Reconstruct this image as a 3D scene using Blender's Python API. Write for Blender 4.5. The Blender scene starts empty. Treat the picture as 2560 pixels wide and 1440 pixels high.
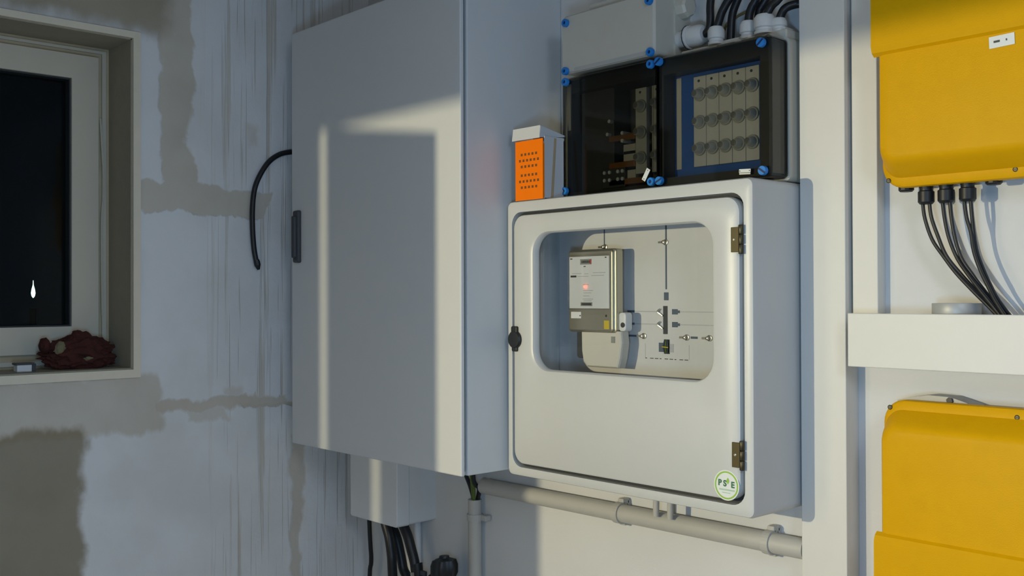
import bpy, bmesh, math, random
from mathutils import Vector, Matrix, noise as mnoise
random.seed(7)
S = bpy.context.scene
COL = S.collection
R = math.radians

# ------------------------------------------------------------------ camera
cd = bpy.data.cameras.new('camera'); cam = bpy.data.objects.new('camera', cd); COL.objects.link(cam)
cd.sensor_width = 36.0; cd.lens = 36.0 * 2549.0 / 2560.0; cd.clip_start = 0.02; cd.clip_end = 200
yaw, pitch, roll = R(47.46), R(0.47), R(-0.18)
fw = Vector((-math.sin(yaw)*math.cos(pitch), math.cos(yaw)*math.cos(pitch), math.sin(pitch)))
rt = Vector((math.cos(yaw), math.sin(yaw), 0)); up = rt.cross(fw)
rr = rt*math.cos(roll) + up*math.sin(roll); uu = -rt*math.sin(roll) + up*math.cos(roll)
M = Matrix(((rr.x, uu.x, -fw.x, 0.0), (rr.y, uu.y, -fw.y, -1.88), (rr.z, uu.z, -fw.z, 1.75), (0, 0, 0, 1)))
cam.matrix_world = M
S.camera = cam

# ------------------------------------------------------------------ world, lamps, exposure
w = bpy.data.worlds.new('night'); S.world = w; w.use_nodes = True
w.node_tree.nodes['Background'].inputs[0].default_value = (0.010, 0.014, 0.022, 1)
w.node_tree.nodes['Background'].inputs[1].default_value = 0.15
S.view_settings.view_transform = 'Standard'; S.view_settings.look = 'None'
S.view_settings.gamma = 1.0; S.view_settings.exposure = 0.0; S.view_settings.use_curve_mapping = False

def light(name, kind, loc, energy, color, target=None, **kw):
    l = bpy.data.lights.new(name, kind); l.energy = energy; l.color = color
    for k, v in kw.items(): setattr(l, k, v)
    o = bpy.data.objects.new(name, l); COL.objects.link(o); o.location = loc
    if target is not None:
        o.rotation_euler = (Vector(target) - Vector(loc)).to_track_quat('-Z', 'Y').to_euler()
    return o
light('hallway_bulb', 'POINT', (-2.0, -3.5, 1.84), 212.0, (1.0, 0.90, 0.60), shadow_soft_size=0.020)
light('work_lamp', 'POINT', (-0.35, -1.70, 1.50), 30.0, (0.35, 0.62, 1.0), shadow_soft_size=0.14)
light('ceiling_fill_light', 'AREA', (0.75, -1.60, 2.62), 22.0, (0.72, 0.82, 1.0), target=(0.2, -1.0, 1.0),
      shape='RECTANGLE', size=0.4, size_y=1.3)  # unseen cool fill, added to brighten the back wall and right-facing sides

# ------------------------------------------------------------------ materials
def nn(nt, t, **kw):
    n = nt.nodes.new(t)
    for k, v in kw.items(): setattr(n, k, v)
    return n
def mat(name, col, rough=0.5, metal=0.0, var=0.06, scale=30.0, bump=0.0, bscale=200.0, spec=0.5, emit=None, estr=0.0):
    m = bpy.data.materials.new(name); m.use_nodes = True; nt = m.node_tree
    b = nt.nodes['Principled BSDF']
    b.inputs['Roughness'].default_value = rough; b.inputs['Metallic'].default_value = metal
    b.inputs['Specular IOR Level'].default_value = spec
    tc = nn(nt, 'ShaderNodeTexCoord'); ns = nn(nt, 'ShaderNodeTexNoise')
    ns.inputs['Scale'].default_value = scale; ns.inputs['Detail'].default_value = 4
    nt.links.new(tc.outputs['Object'], ns.inputs['Vector'])
    mx = nn(nt, 'ShaderNodeMix', data_type='RGBA')
    mx.inputs['A'].default_value = (*[c*(1-var) for c in col], 1)
    mx.inputs['B'].default_value = (*[min(1, c*(1+var)) for c in col], 1)
    nt.links.new(ns.outputs['Fac'], mx.inputs['Factor'])
    nt.links.new(mx.outputs['Result'], b.inputs['Base Color'])
    if bump:
        n2 = nn(nt, 'ShaderNodeTexNoise'); n2.inputs['Scale'].default_value = bscale
        nt.links.new(tc.outputs['Object'], n2.inputs['Vector'])
        bp = nn(nt, 'ShaderNodeBump'); bp.inputs['Strength'].default_value = bump; bp.inputs['Distance'].default_value = 0.002
        nt.links.new(n2.outputs['Fac'], bp.inputs['Height']); nt.links.new(bp.outputs['Normal'], b.inputs['Normal'])
    if emit:
        b.inputs['Emission Color'].default_value = (*emit, 1); b.inputs['Emission Strength'].default_value = estr
    return m
def clear(name, tint, gloss=0.08, rough=0.03):
    m = bpy.data.materials.new(name); m.use_nodes = True; nt = m.node_tree; nt.nodes.clear()
    out = nn(nt, 'ShaderNodeOutputMaterial'); tr = nn(nt, 'ShaderNodeBsdfTransparent'); gl = nn(nt, 'ShaderNodeBsdfGlossy')
    tc = nn(nt, 'ShaderNodeTexCoord'); ns = nn(nt, 'ShaderNodeTexNoise'); ns.inputs['Scale'].default_value = 8
    nt.links.new(tc.outputs['Object'], ns.inputs['Vector'])
    mx = nn(nt, 'ShaderNodeMix', data_type='RGBA')
    mx.inputs['A'].default_value = (*[c*0.97 for c in tint], 1); mx.inputs['B'].default_value = (*[min(1, c*1.03) for c in tint], 1)
    nt.links.new(ns.outputs['Fac'], mx.inputs['Factor']); nt.links.new(mx.outputs['Result'], tr.inputs['Color'])
    gl.inputs['Roughness'].default_value = rough
    lw = nn(nt, 'ShaderNodeLayerWeight'); pw = nn(nt, 'ShaderNodeMath', operation='POWER'); pw.inputs[1].default_value = 4.0
    nt.links.new(lw.outputs['Facing'], pw.inputs[0])
    mu = nn(nt, 'ShaderNodeMath', operation='MULTIPLY_ADD'); mu.inputs[1].default_value = gloss; mu.inputs[2].default_value = 0.03*gloss
    nt.links.new(pw.outputs[0], mu.inputs[0])
    ms = nn(nt, 'ShaderNodeMixShader'); nt.links.new(mu.outputs[0], ms.inputs['Fac'])
    nt.links.new(tr.outputs[0], ms.inputs[1]); nt.links.new(gl.outputs[0], ms.inputs[2]); nt.links.new(ms.outputs[0], out.inputs['Surface'])
    return m

def left_wall_material():
    m = bpy.data.materials.new('stained_patchy_plaster'); m.use_nodes = True; nt = m.node_tree; lk = nt.links.new
    b = nt.nodes['Principled BSDF']; b.inputs['Roughness'].default_value = 0.85; b.inputs['Specular IOR Level'].default_value = 0.2
    tc = nn(nt, 'ShaderNodeTexCoord')
    def math_(op, a, c=None, clamp=False):
        n = nn(nt, 'ShaderNodeMath', operation=op); n.use_clamp = clamp
        for i, v in enumerate((a, c)):
            if v is None: continue
            if isinstance(v, (int, float)): n.inputs[i].default_value = v
            else: lk(v, n.inputs[i])
        return n.outputs[0]
    def noise(scale, detail=4, vec=None, sc=None):
        n = nn(nt, 'ShaderNodeTexNoise'); n.inputs['Scale'].default_value = scale; n.inputs['Detail'].default_value = detail
        v = tc.outputs['Object'] if vec is None else vec
        if sc:
            mp = nn(nt, 'ShaderNodeMapping'); mp.inputs['Scale'].default_value = sc; lk(v, mp.inputs['Vector']); v = mp.outputs[0]
        lk(v, n.inputs['Vector']); return n.outputs['Fac']
    sx = nn(nt, 'ShaderNodeSeparateXYZ'); lk(tc.outputs['Object'], sx.inputs[0])
    d1 = math_('MULTIPLY', math_('SUBTRACT', noise(9), 0.5), 0.10)
    d2 = math_('MULTIPLY', math_('SUBTRACT', noise(13, sc=(1, 1.3, 0.7)), 0.5), 0.07)
    Yw = math_('ADD', sx.outputs['Y'], d1); Zw = math_('ADD', sx.outputs['Z'], d2)
    def ramp(v, a, c):
        n = nn(nt, 'ShaderNodeMapRange', interpolation_type='SMOOTHSTEP'); n.clamp = True
        lk(v, n.inputs['Value']); n.inputs['From Min'].default_value = a; n.inputs['From Max'].default_value = c
        return n.outputs[0]
    def rect(y0, y1, z0, z1, s, wgt):
        a = math_('MULTIPLY', ramp(Yw, y0-s, y0+s), ramp(Yw, y1+s, y1-s))
        c = math_('MULTIPLY', ramp(Zw, z0-s, z0+s), ramp(Zw, z1+s, z1-s))
        return math_('MULTIPLY', math_('MULTIPLY', a, c), wgt)
    patches = [(-0.690, -0.600, 2.05, 2.70, .006, .85), (-1.4, -0.36, 1.985, 2.065, .004, .85), (-0.72, -0.31, 1.428, 1.462, .006, .9),
               (-1.6, -0.70, 1.385, 1.54, .010, .75), (-1.6, -0.66, 2.49, 2.8, .02, .9),
               (-0.46, -0.28, 1.427, 1.440, .003, 1.0), (-0.285, -0.245, 0.6, 1.33, .008, .8), (-0.62, -0.50, 1.40, 1.43, .006, .6),
               (-0.50, -0.44, 1.46, 1.49, .01, .5), (-0.44, -0.40, 2.20, 2.26, .015, .5)]
    tot = None
    for p in patches:
        r = rect(*p); tot = r if tot is None else math_('MAXIMUM', tot, r)
    st = noise(1.0, 5, sc=(1, 40, 1.1)); st = ramp(st, 0.575, 0.68)
    st2 = noise(1.0, 2, sc=(1, 120, 2.2)); st2 = ramp(st2, 0.62, 0.70)
    stm = math_('MULTIPLY', math_('MAXIMUM', st, math_('MULTIPLY', st2, 0.8)), ramp(sx.outputs['Y'], -0.60, -0.45))
    tot = math_('MAXIMUM', tot, math_('MULTIPLY', stm, 0.75))
    mx = nn(nt, 'ShaderNodeMix', data_type='RGBA'); mx.inputs['A'].default_value = (0.80, 0.79, 0.77, 1); mx.inputs['B'].default_value = (0.60, 0.535, 0.43, 1)
    lk(tot, mx.inputs['Factor'])
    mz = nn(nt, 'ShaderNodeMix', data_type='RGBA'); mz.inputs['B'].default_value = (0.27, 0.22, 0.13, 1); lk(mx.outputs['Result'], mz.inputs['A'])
    lk(math_('MAXIMUM', rect(-1.7, -0.90, 0.4, 1.41, .014, .85), rect(-1.7, -0.66, 2.475, 2.9, .03, .55)), mz.inputs['Factor'])  # darker brown at the lower left and along the top
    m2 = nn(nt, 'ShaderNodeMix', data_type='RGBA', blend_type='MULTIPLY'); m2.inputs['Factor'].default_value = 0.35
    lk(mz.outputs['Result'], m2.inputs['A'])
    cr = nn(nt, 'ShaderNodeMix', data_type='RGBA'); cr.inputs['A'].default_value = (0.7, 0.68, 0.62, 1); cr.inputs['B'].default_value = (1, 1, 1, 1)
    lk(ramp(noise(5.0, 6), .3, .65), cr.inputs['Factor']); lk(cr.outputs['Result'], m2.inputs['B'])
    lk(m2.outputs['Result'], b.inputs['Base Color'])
    bp = nn(nt, 'ShaderNodeBump'); bp.inputs['Strength'].default_value = 0.6; bp.inputs['Distance'].default_value = 0.004
    hh = math_('SUBTRACT', math_('MULTIPLY', noise(60, 5), 0.35), tot); lk(hh, bp.inputs['Height']); lk(bp.outputs['Normal'], b.inputs['Normal'])
    return m

M_ = dict(
    wall=mat('painted_wall', (0.70, 0.69, 0.66), .8, bump=.25, bscale=90, spec=.25, var=.04, scale=6),
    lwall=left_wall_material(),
    plaster=mat('old_plaster', (0.20, 0.18, 0.16), .9, bump=.3),
    floor=mat('concrete_floor', (0.24, 0.25, 0.27), .8, bump=.3),
    ceil=mat('ceiling_paint', (0.62, 0.61, 0.58), .85),
    wood=mat('door_wood', (0.35, 0.27, 0.18), .5),
    grey=mat('cabinet_grey_lacquer', (0.67, 0.68, 0.67), .40, var=.015, bump=.05, bscale=500),
    white=mat('white_cabinet_plastic', (0.60, 0.60, 0.57), .35, var=.015),
    duct=mat('cable_duct_plastic', (0.70, 0.68, 0.62), .45, var=.02),
    pipe=mat('grey_conduit', (0.50, 0.48, 0.43), .45, var=.05),
    jbox=mat('junction_box_plastic', (0.76, 0.76, 0.74), .45, var=.03),
    encl=mat('enclosure_grey', (0.62, 0.58, 0.48), .45, var=.03),
    black=mat('black_cable', (0.012, 0.012, 0.013), .42, var=.2),
    gland=mat('black_gland', (0.010, 0.011, 0.012), .45, var=.2),
    lgland=mat('light_grey_gland', (0.72, 0.70, 0.65), .4, var=.03),
    seal_gap=mat('dark_seal_and_gap', (0.03, 0.033, 0.035), .6),
    smoke=clear('smoked_polycarbonate', (0.72, 0.72, 0.70), 1.0, .04),
    glass=clear('clear_window', (0.97, 0.98, 0.98), .7, .02),
    pane=clear('night_window_glass', (0.75, 0.80, 0.78), .22, .04),
    bluep=mat('blue_cover_plate', (0.004, 0.10, 0.42), .5, var=.06),
    screw=mat('blue_screw_cap', (0.02, 0.22, 0.62), .35, var=.05),
    screwd=mat('screw_recess', (0.005, 0.02, 0.09), .5),
    fuse=mat('fuse_strip_plastic', (0.62, 0.61, 0.55), .45, var=.04),
    cap=mat('fuse_cap_plastic', (0.40, 0.41, 0.36), .35, var=.10, scale=60),
    dcap=mat('fuse_window', (0.16, 0.165, 0.15), .4),
    dsmoke=clear('dark_smoked_polycarbonate', (0.58, 0.58, 0.55), 1.0, .04),
    dframe=mat('dark_inner_frame', (0.022, 0.024, 0.022), .5),
    dgrey=mat('dark_grey_plastic', (0.05, 0.055, 0.06), .5),
    copper=mat('copper_bar', (0.45, 0.20, 0.06), .35, .8),
    brass=mat('hinge_metal', (0.085, 0.072, 0.040), .4, .75, var=.15),
    steel=mat('steel', (0.55, 0.54, 0.48), .3, .9, var=.08),
    sheet=mat('meter_metal_front', (0.50, 0.48, 0.40), .32, .85, var=.12, scale=9),
    mface=mat('meter_face_paper', (0.78, 0.78, 0.77), .5, var=.01),
    print_=mat('faint_print', (0.50, 0.50, 0.50), .6),
    dprint=mat('dark_print', (0.05, 0.05, 0.05), .5),
    lcd=mat('counter_grey', (0.30, 0.30, 0.27), .4),
    red=mat('red_digit', (0.6, 0.05, 0.04), .5),
    led=mat('red_led', (0.8, 0.1, 0.08), .4, emit=(1.0, 0.08, 0.05), estr=6.0),
    beige=mat('terminal_cover_beige', (0.66, 0.63, 0.54), .45, var=.02),
    yellow_tag=mat('yellow_seal', (0.62, 0.46, 0.03), .5),
    orange=mat('orange_carton', (1.0, 0.20, 0.002), .7, spec=.1, var=.04),
    card=mat('white_carton', (0.60, 0.60, 0.60), .7, var=.03),
    tan=mat('packing_tape', (0.50, 0.37, 0.22), .35),
    yellow=mat('yellow_inverter_lacquer', (0.70, 0.36, 0.001), .45, spec=.1, var=.05, bump=.12, bscale=420),
    alu=mat('aluminium', (0.30, 0.30, 0.29), .5, .5),
    tape=mat('silver_duct_tape', (0.42, 0.42, 0.40), .45, .2, var=.06),
    sash=mat('window_frame_white', (0.66, 0.60, 0.47), .45, var=.04, scale=12),
    frame=mat('aged_window_frame', (0.58, 0.48, 0.30), .6, var=.18, scale=14),
    reveal=mat('window_reveal_plaster', (0.38, 0.34, 0.25), .9, bump=.3, var=.08),  # dark olive base puts the unlit look of the reveal into its colour
    trim=mat('window_trim', (0.80, 0.71, 0.55), .6, var=.06),
    cloth=mat('dark_red_cloth', (0.060, 0.011, 0.006), .9, var=.5, scale=45, bump=.8, bscale=120),
    clothp=mat('pale_cloth_patch', (0.20, 0.17, 0.09), .9, var=.2),
    gy=mat('green_yellow_wire', (0.10, 0.15, 0.02), .5, var=.3, scale=90),
    brown=mat('brown_wire', (0.22, 0.15, 0.05), .6),
    sgreen=mat('sticker_green', (0.30, 0.52, 0.06), .5), sdark=mat('sticker_dark_green', (0.035, 0.15, 0.07), .5),
    spale=mat('sticker_pale_green', (0.42, 0.58, 0.44), .5), swhite=mat('sticker_white', (0.76, 0.78, 0.74), .5, var=.01),
    lampm=mat('far_lamp', (1, 1, 1), .5, emit=(0.75, 1.0, 0.88), estr=3.0),
)

# ------------------------------------------------------------------ mesh helpers
def BM(): return bmesh.new()
def root_loc(p):
    while p.parent: p = p.parent
    return Vector(p.location)
def part(name, bm, m, parent=None, smooth=False, loc=(0, 0, 0)):
    off = root_loc(parent) if parent else Vector(loc)
    bmesh.ops.recalc_face_normals(bm, faces=bm.faces)
    for v in bm.verts: v.co -= off
    me = bpy.data.meshes.new(name); bm.to_mesh(me); bm.free()
    if smooth: 
        me.polygons.foreach_set('use_smooth', [True]*len(me.polygons))
        try: me.set_sharp_from_angle(angle=R(35))
        except Exception: pass
    me.materials.append(M_[m] if isinstance(m, str) else m)
    o = bpy.data.objects.new(name, me); COL.objects.link(o)
    if parent: o.parent = parent
    else: o.location = off
    return o
def tag(o, label, cat, group=None):
    o['label'] = label; o['category'] = cat
    if group: o['group'] = group
    return o
def thing(name, label, cat, loc, group=None):
    o = bpy.data.objects.new(name, None); COL.objects.link(o); o.location = loc; o.empty_display_size = 0.05
    return tag(o, label, cat, group)
def struct(name, bm, m, parent=None, smooth=False):
    o = part(name, bm, m, parent, smooth)
    if not parent: o['kind'] = 'structure'
    return o
def box(bm, x0, x1, y0, y1, z0, z1, bev=0.0, seg=2):
    r = bmesh.ops.create_cube(bm, size=1.0)
    for v in r['verts']:
        v.co = Vector(((x0+x1)/2 + v.co.x*(x1-x0), (y0+y1)/2 + v.co.y*(y1-y0), (z0+z1)/2 + v.co.z*(z1-z0)))
    if bev:
        es = list({e for v in r['verts'] for e in v.link_edges})
        bmesh.ops.bevel(bm, geom=es, offset=bev, segments=seg, affect='EDGES', profile=.5)
    return bm
def rr_loop(x0, x1, z0, z1, r, y, seg=6):
    pts = []
    for cx, cz, a0 in ((x1-r, z1-r, 0), (x0+r, z1-r, 90), (x0+r, z0+r, 180), (x1-r, z0+r, 270)):
        for i in range(seg+1):
            a = R(a0 + 90*i/seg); pts.append((cx + r*math.cos(a), y, cz + r*math.sin(a)))
    return pts
def loft(bm, loops, cap0=True, cap1=True, close=False):
    vs = [[bm.verts.new(p) for p in L] for L in loops]; n = len(vs[0])
    prs = list(zip(vs, vs[1:])) + ([(vs[-1], vs[0])] if close else [])
    for a, b in prs:
        for i in range(n): bm.faces.new((a[i], a[(i+1) % n], b[(i+1) % n], b[i]))
    if not close:
        if cap0: bm.faces.new(vs[0][::-1])
        if cap1: bm.faces.new(vs[-1])
    return bm
def rbox(bm, x0, x1, z0, z1, r, yb, yf, ch=0.002, seg=5):
    """rounded-rectangle slab, back face yb, front face yf (yf<yb), softened front edge"""
    return loft(bm, [rr_loop(x0, x1, z0, z1, r, yb, seg), rr_loop(x0, x1, z0, z1, r, yf+ch, seg),
                     rr_loop(x0+ch*.3, x1-ch*.3, z0+ch*.3, z1-ch*.3, max(r-ch*.3, 1e-4), yf+ch*.3, seg),
                     rr_loop(x0+ch, x1-ch, z0+ch, z1-ch, max(r-ch, 1e-4), yf, seg)])
def smoothpts(pts, k=5):
    P = [Vector(p) for p in pts]
    if len(P) < 3: return P
    Q = [P[0]*2-P[1]] + P + [P[-1]*2-P[-2]]; out = []
    for i in range(1, len(Q)-2):
        for j in range(k):
            t = j/k; a, b, c, d = Q[i-1], Q[i], Q[i+1], Q[i+2]
            out.append(0.5*((2*b) + (c-a)*t + (2*a-5*b+4*c-d)*t*t + (3*b-a-3*c+d)*t**3))
    return out + [P[-1]]
def tube(bm, pts, r, seg=12, k=5):
    P = smoothpts(pts, k) if k > 1 else [Vector(p) for p in pts]
    t0 = (P[1]-P[0]).normalized(); n = t0.orthogonal().normalized(); rings = []
    for i, p in enumerate(P):
        t = (P[min(i+1, len(P)-1)] - P[max(i-1, 0)]).normalized()
        n = (n - t*n.dot(t)).normalized(); b = t.cross(n)
        rad = r[min(i*len(r)//len(P), len(r)-1)] if isinstance(r, (list, tuple)) else r
        rings.append([p + (n*math.cos(2*math.pi*j/seg) + b*math.sin(2*math.pi*j/seg))*rad for j in range(seg)])
    return loft(bm, rings)
def lathe(bm, o, ax, prof, seg=20):
    """profile [(radius, distance along axis)]"""
    o = Vector(o); ax = Vector(ax).normalized(); n = ax.orthogonal().normalized(); b = ax.cross(n)
    return loft(bm, [[o + ax*h + (n*math.cos(2*math.pi*j/seg) + b*math.sin(2*math.pi*j/seg))*max(r, 1e-5) for j in range(seg)] for r, h in prof])
def text(s, size, x, y, z, parent, m, name='lettering', bold=0.0):
    c = bpy.data.curves.new('t', 'FONT'); c.body = s; c.size = size; c.extrude = 0.0002; c.align_x = 'CENTER'; c.align_y = 'CENTER'; c.offset = bold
    o = bpy.data.objects.new('t', c); me = bpy.data.meshes.new_from_object(o); bpy.data.objects.remove(o)
    bm = BM(); bm.from_mesh(me); bpy.data.meshes.remove(me)
    for v in bm.verts: v.co = Vector((x + v.co.x, y - v.co.z, z + v.co.y))
    return part(name, bm, m, parent)

# ================================================================== SETTING
XL = -2.73                                   # inner face of the window wall
struct('floor', box(BM(), -3.0, 2.3, -4.8, 0.25, -0.15, 0.0), 'floor')
struct('ceiling', box(BM(), -3.0, 2.3, -4.8, 0.25, 2.75, 2.9), 'ceil')
struct('wall_back', box(BM(), -3.0, 2.3, 0.0, 0.2, 0.0, 2.75), 'wall')
struct('wall_right', box(BM(), 2.1, 2.3, -4.8, 0.0, 0.0, 2.75), 'wall')
struct('wall_front', box(BM(), -2.98, 2.1, -4.8, -4.6, 0.0, 2.75), 'plaster')
# window wall with an opening
WY0, WY1, WZ0, WZ1 = -1.78, -0.772, 1.556, 2.452
bm = BM()
box(bm, XL-0.25, XL, -4.6, WY0, 0, 2.75); box(bm, XL-0.25, XL, WY1, 0.0, 0, 2.75)
box(bm, XL-0.25, XL, WY0, WY1, 0, WZ0); box(bm, XL-0.25, XL, WY0, WY1, WZ1, 2.75)
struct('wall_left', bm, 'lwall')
# partition with the doorway that the hallway light falls through
bm = BM()
box(bm, XL, -2.209, -2.20, -2.10, 0, 2.75); box(bm, -2.209, -1.12, -2.20, -2.10, 2.006, 2.75)
box(bm, -1.12, -1.02, -4.6, -2.10, 0, 2.75)
struct('wall_partition', bm, 'plaster')
bm = BM(); a = Vector((-2.1915, -2.077)); b = Vector((-1.972, -1.75)); d = (b-a).normalized(); n = Vector((-d.y, d.x))*0.006
for z0, z1 in ((0.01, 2.012),):
    q = [a-n*0, b-n*0, b+n*2, a+n*2]
    lo = [bm.verts.new((p.x, p.y, z0)) for p in q]; hi = [bm.verts.new((p.x, p.y, z1)) for p in q]
    bm.faces.new(lo[::-1]); bm.faces.new(hi)
    for i in range(4): bm.faces.new((lo[i], lo[(i+1) % 4], hi[(i+1) % 4], hi[i]))
struct('door_1', bm, 'wood')

# ---------------------------------------------------------------- window
win = bpy.data.objects.new('window_1', None); COL.objects.link(win); win.location = (XL, -1.27, WZ0); win['kind'] = 'structure'
bm = BM(); box(bm, -2.98, XL, WY1-.003, WY1+.001, WZ0, WZ1); box(bm, -2.98, XL, WY0-.001, WY0+.003, WZ0, WZ1); box(bm, -2.98, XL, WY0, WY1, WZ1-.003, WZ1+.001)
part('reveal', bm, 'reveal', win)
part('window_sill', box(BM(), -2.97, XL+.004, WY0, WY1, WZ0-.02, WZ0+.004, .002), 'reveal', win)
def mitre(bm, o, i, x0, x1):
    """flat picture frame in the YZ plane; o,i = (y0,y1,z0,z1)"""
    def L(r, x): return [(x, r[0], r[2]), (x, r[1], r[2]), (x, r[1], r[3]), (x, r[0], r[3])]
    return loft(bm, [L(o, x0), L(o, x1), L(i, x1), L(i, x0)], close=True)
part('trim_board', mitre(BM(), (WY0-.02, -0.752, 1.534, 2.470), (WY0, WY1, 1.556, WZ1), XL-.002, XL+.012), 'trim', win)
part('frame', mitre(BM(), (WY0, WY1, WZ0+.004, WZ1), (WY0+.05, -0.818, 1.604, 2.412), -2.96, -2.885), 'frame', win)
part('frame_bead', mitre(BM(), (WY0+.012, -0.785, WZ0+.012, WZ1-.012), (WY0+.02, -0.796, 1.58, 2.432), -2.886, -2.878), 'sash', win)
sash = part('sash', mitre(BM(), (WY0+.045, -0.812, 1.599, 2.417), (WY0+.115, -0.884, 1.672, 2.351), -2.93, -2.862), 'sash', win)
part('glazing_bead', mitre(BM(), (WY0+.112, -0.881, 1.669, 2.354), (WY0+.119, -0.888, 1.676, 2.347), -2.93, -2.872), 'seal_gap', sash)
part('pane', box(BM(), -2.902, -2.898, WY0+.10, -0.875, 1.66, 2.36), 'pane', sash)
# bent strip of loose sealing tape in the frame joint
part('seal_strip', tube(BM(), [(-2.872, -0.803, 2.25), (-2.866, -0.800, 2.16), (-2.872, -0.793, 2.06), (-2.874, -0.799, 1.95), (-2.873, -0.797, 1.70)], .003, 6), 'sash', win)

# ================================================================== THINGS
# ---------------------------------------------------------------- large grey cabinet
BX0, BX1, BZ0, BZ1, BF = -2.630, -1.857, 1.324, 2.520, -0.340
big = thing('distribution_cabinet', 'tall light grey steel cabinet with long dark handle in the corner', 'cabinet', ((BX0+BX1)/2, -0.17, BZ0))
part('body', box(BM(), BX0, BX1, BF+.020, -.001, BZ0, BZ1, .003), 'grey', big)
part('door_gap', box(BM(), BX0+.010, BX1-.010, BF+.011, BF+.021, BZ0+.010, BZ1-.010), 'seal_gap', big)  # black slab paints shade into the groove behind the door
dr = part('door', box(BM(), BX0, BX1, BF, BF+.012, BZ0, BZ1, .0035, 3), 'grey', big)
hd = part('handle', rbox(BM(), -2.607, -2.577, 1.849, 2.000, .006, BF, BF-.012, .005), 'dgrey', dr, True)
part('handle_lever', rbox(BM(), -2.602, -2.584, 1.862, 1.985, .006, BF-.008, BF-.020, .005), 'dgrey', hd, True)

# ---------------------------------------------------------------- white meter cabinet
CX0, CX1, CZ0, CZ1, CF = -1.845, -1.136, 1.316, 1.981, -0.205
mc = thing('meter_cabinet', 'white wall cabinet with a window door and a round sticker', 'cabinet', ((CX0+CX1)/2, -0.10, CZ0))
o = (-1.825, -1.157, 1.339, 1.953)
bm = loft(BM(), [rr_loop(CX0, CX1, CZ0, CZ1, .016, 0, 6), rr_loop(CX0, CX1, CZ0, CZ1, .016, CF+.012, 6), rr_loop(CX0+.003, CX1-.003, CZ0+.003, CZ1-.003, .014, CF+.003, 6),
                 rr_loop(CX0+.010, CX1-.010, CZ0+.010, CZ1-.010, .012, CF, 6), rr_loop(*o, .030, CF, 6), rr_loop(*o, .030, CF+.030, 6), rr_loop(*o, .030, -.048, 6)])
part('body', bm, 'white', mc, True)
bm = BM(); loft(bm, [rr_loop(-1.824, -1.158, 1.340, 1.952, .029, CF+.019), rr_loop(-1.824, -1.158, 1.340, 1.952, .029, CF+.022), rr_loop(-1.785, -1.195, 1.375, 1.915, .029, CF+.022), rr_loop(-1.785, -1.195, 1.375, 1.915, .029, CF+.019)], close=True)
part('gap_shade_ring', bm, 'seal_gap', mc)  # black ring paints shade into the gap around the door
do = (-1.8175, -1.1655, 1.3475, 1.9455); wi = (-1.749, -1.232, 1.577, 1.899)
def ins(r, d): return (r[0]+d, r[1]-d, r[2]+d, r[3]-d)
def xz(r, rad, y): return rr_loop(r[0], r[1], r[2], r[3], rad, y, 8)
bm = loft(BM(), [xz(do, .032, CF+.018), xz(do, .032, CF+.004), xz(ins(do, .0015), .031, CF-.001), xz(ins(do, .006), .028, CF-.004), xz(ins(wi, -.010), .058, CF-.004), xz(ins(wi, -.003), .051, CF-.001),
                 xz(wi, .048, CF+.004), xz(wi, .048, CF+.018)], close=True)
mdoor = part('door', bm, 'white', mc, True)
part('window_pane', rbox(BM(), wi[0]-.012, wi[1]+.012, wi[2]-.012, wi[3]+.012, .05, CF+.0175, CF+.0145, .0005), 'glass', mdoor)
for zc in (1.8595, 1.439):
    bm = BM(); box(bm, -1.1825, -1.1640, CF-.0075, CF-.0035, zc-.0245, zc+.0245, .0008); h = part('hinge', bm, 'brass', mc)
    for dz in (-.0195, .0, .0195):
        lathe_b = lathe(BM(), (-1.1595, CF-.006, zc+dz-.009), (0, 0, 1), [(.0045, 0), (.0052, .001), (.0052, .017), (.0045, .018)], 12)
        part('knuckle', lathe_b, 'brass', h, True)
    part('screw_head', lathe(BM(), (-1.175, CF-.0075, zc), (0, -1, 0), [(.003, 0), (.002, .001)], 10), 'steel', h)
# rotary lock
lk = part('lock', lathe(BM(), (-1.8085, CF-.003, 1.646), (0, -1, 0), [(.0215, 0), (.0215, .006), (.019, .009), (.010, .010)], 24), 'gland', mc, True)
part('lock_lug', rbox(BM(), -1.8185, -1.7985, 1.655, 1.678, .004, CF-.003, CF-.011, .002), 'gland', lk)
part('lock_lug', rbox(BM(), -1.8175, -1.7995, 1.617, 1.637, .004, CF-.003, CF-.010, .002), 'gland', lk)
# round sticker
sx, sz, sy = -1.1975, 1.3765, CF-.0045
def disc(bm, r, y, t=.0003): return lathe(bm, (sx, y, sz), (0, -1, 0), [(r, 0), (r, t)], 40)
stk = part('sticker', disc(BM(), .0300, sy+.0004), 'swhite', mdoor)
bm = BM(); P = lambda r, y: [(sx+r*math.cos(2*math.pi*i/48), y, sz+r*math.sin(2*math.pi*i/48)) for i in range(48)]
loft(bm, [P(.0275, sy), P(.0275, sy-.0003), P(.0245, sy-.0003), P(.0245, sy)], close=True)
part('sticker_ring', bm, 'sgreen', mc)
text('P', .0165, sx-.0155, sy-.0003, sz+.0035, mc, 'sdark', 'letter', .0006)
text('S', .0165, sx-.0035, sy-.0003, sz+.0030, mc, 'sdark', 'letter', .0006)
text('E', .0165, sx+.0150, sy-.0003, sz+.0020, mc, 'sdark', 'letter', .0006)
bm = BM(); vs = [bm.verts.new((sx+.0035+a, sy-.0004, sz+.009+b)) for a, b in ((0, -.0065), (.0032, -.002), (.0028, .002), (0, .0065), (-.0028, .002), (-.0032, -.002))]; bm.faces.new(vs)
part('leaf_mark', bm, 'sgreen', mc)
part('sticker_band', box(BM(), sx-.017, sx+.019, sy-.0004, sy, sz-.0105, sz-.0075), 'spale', mc)
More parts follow.
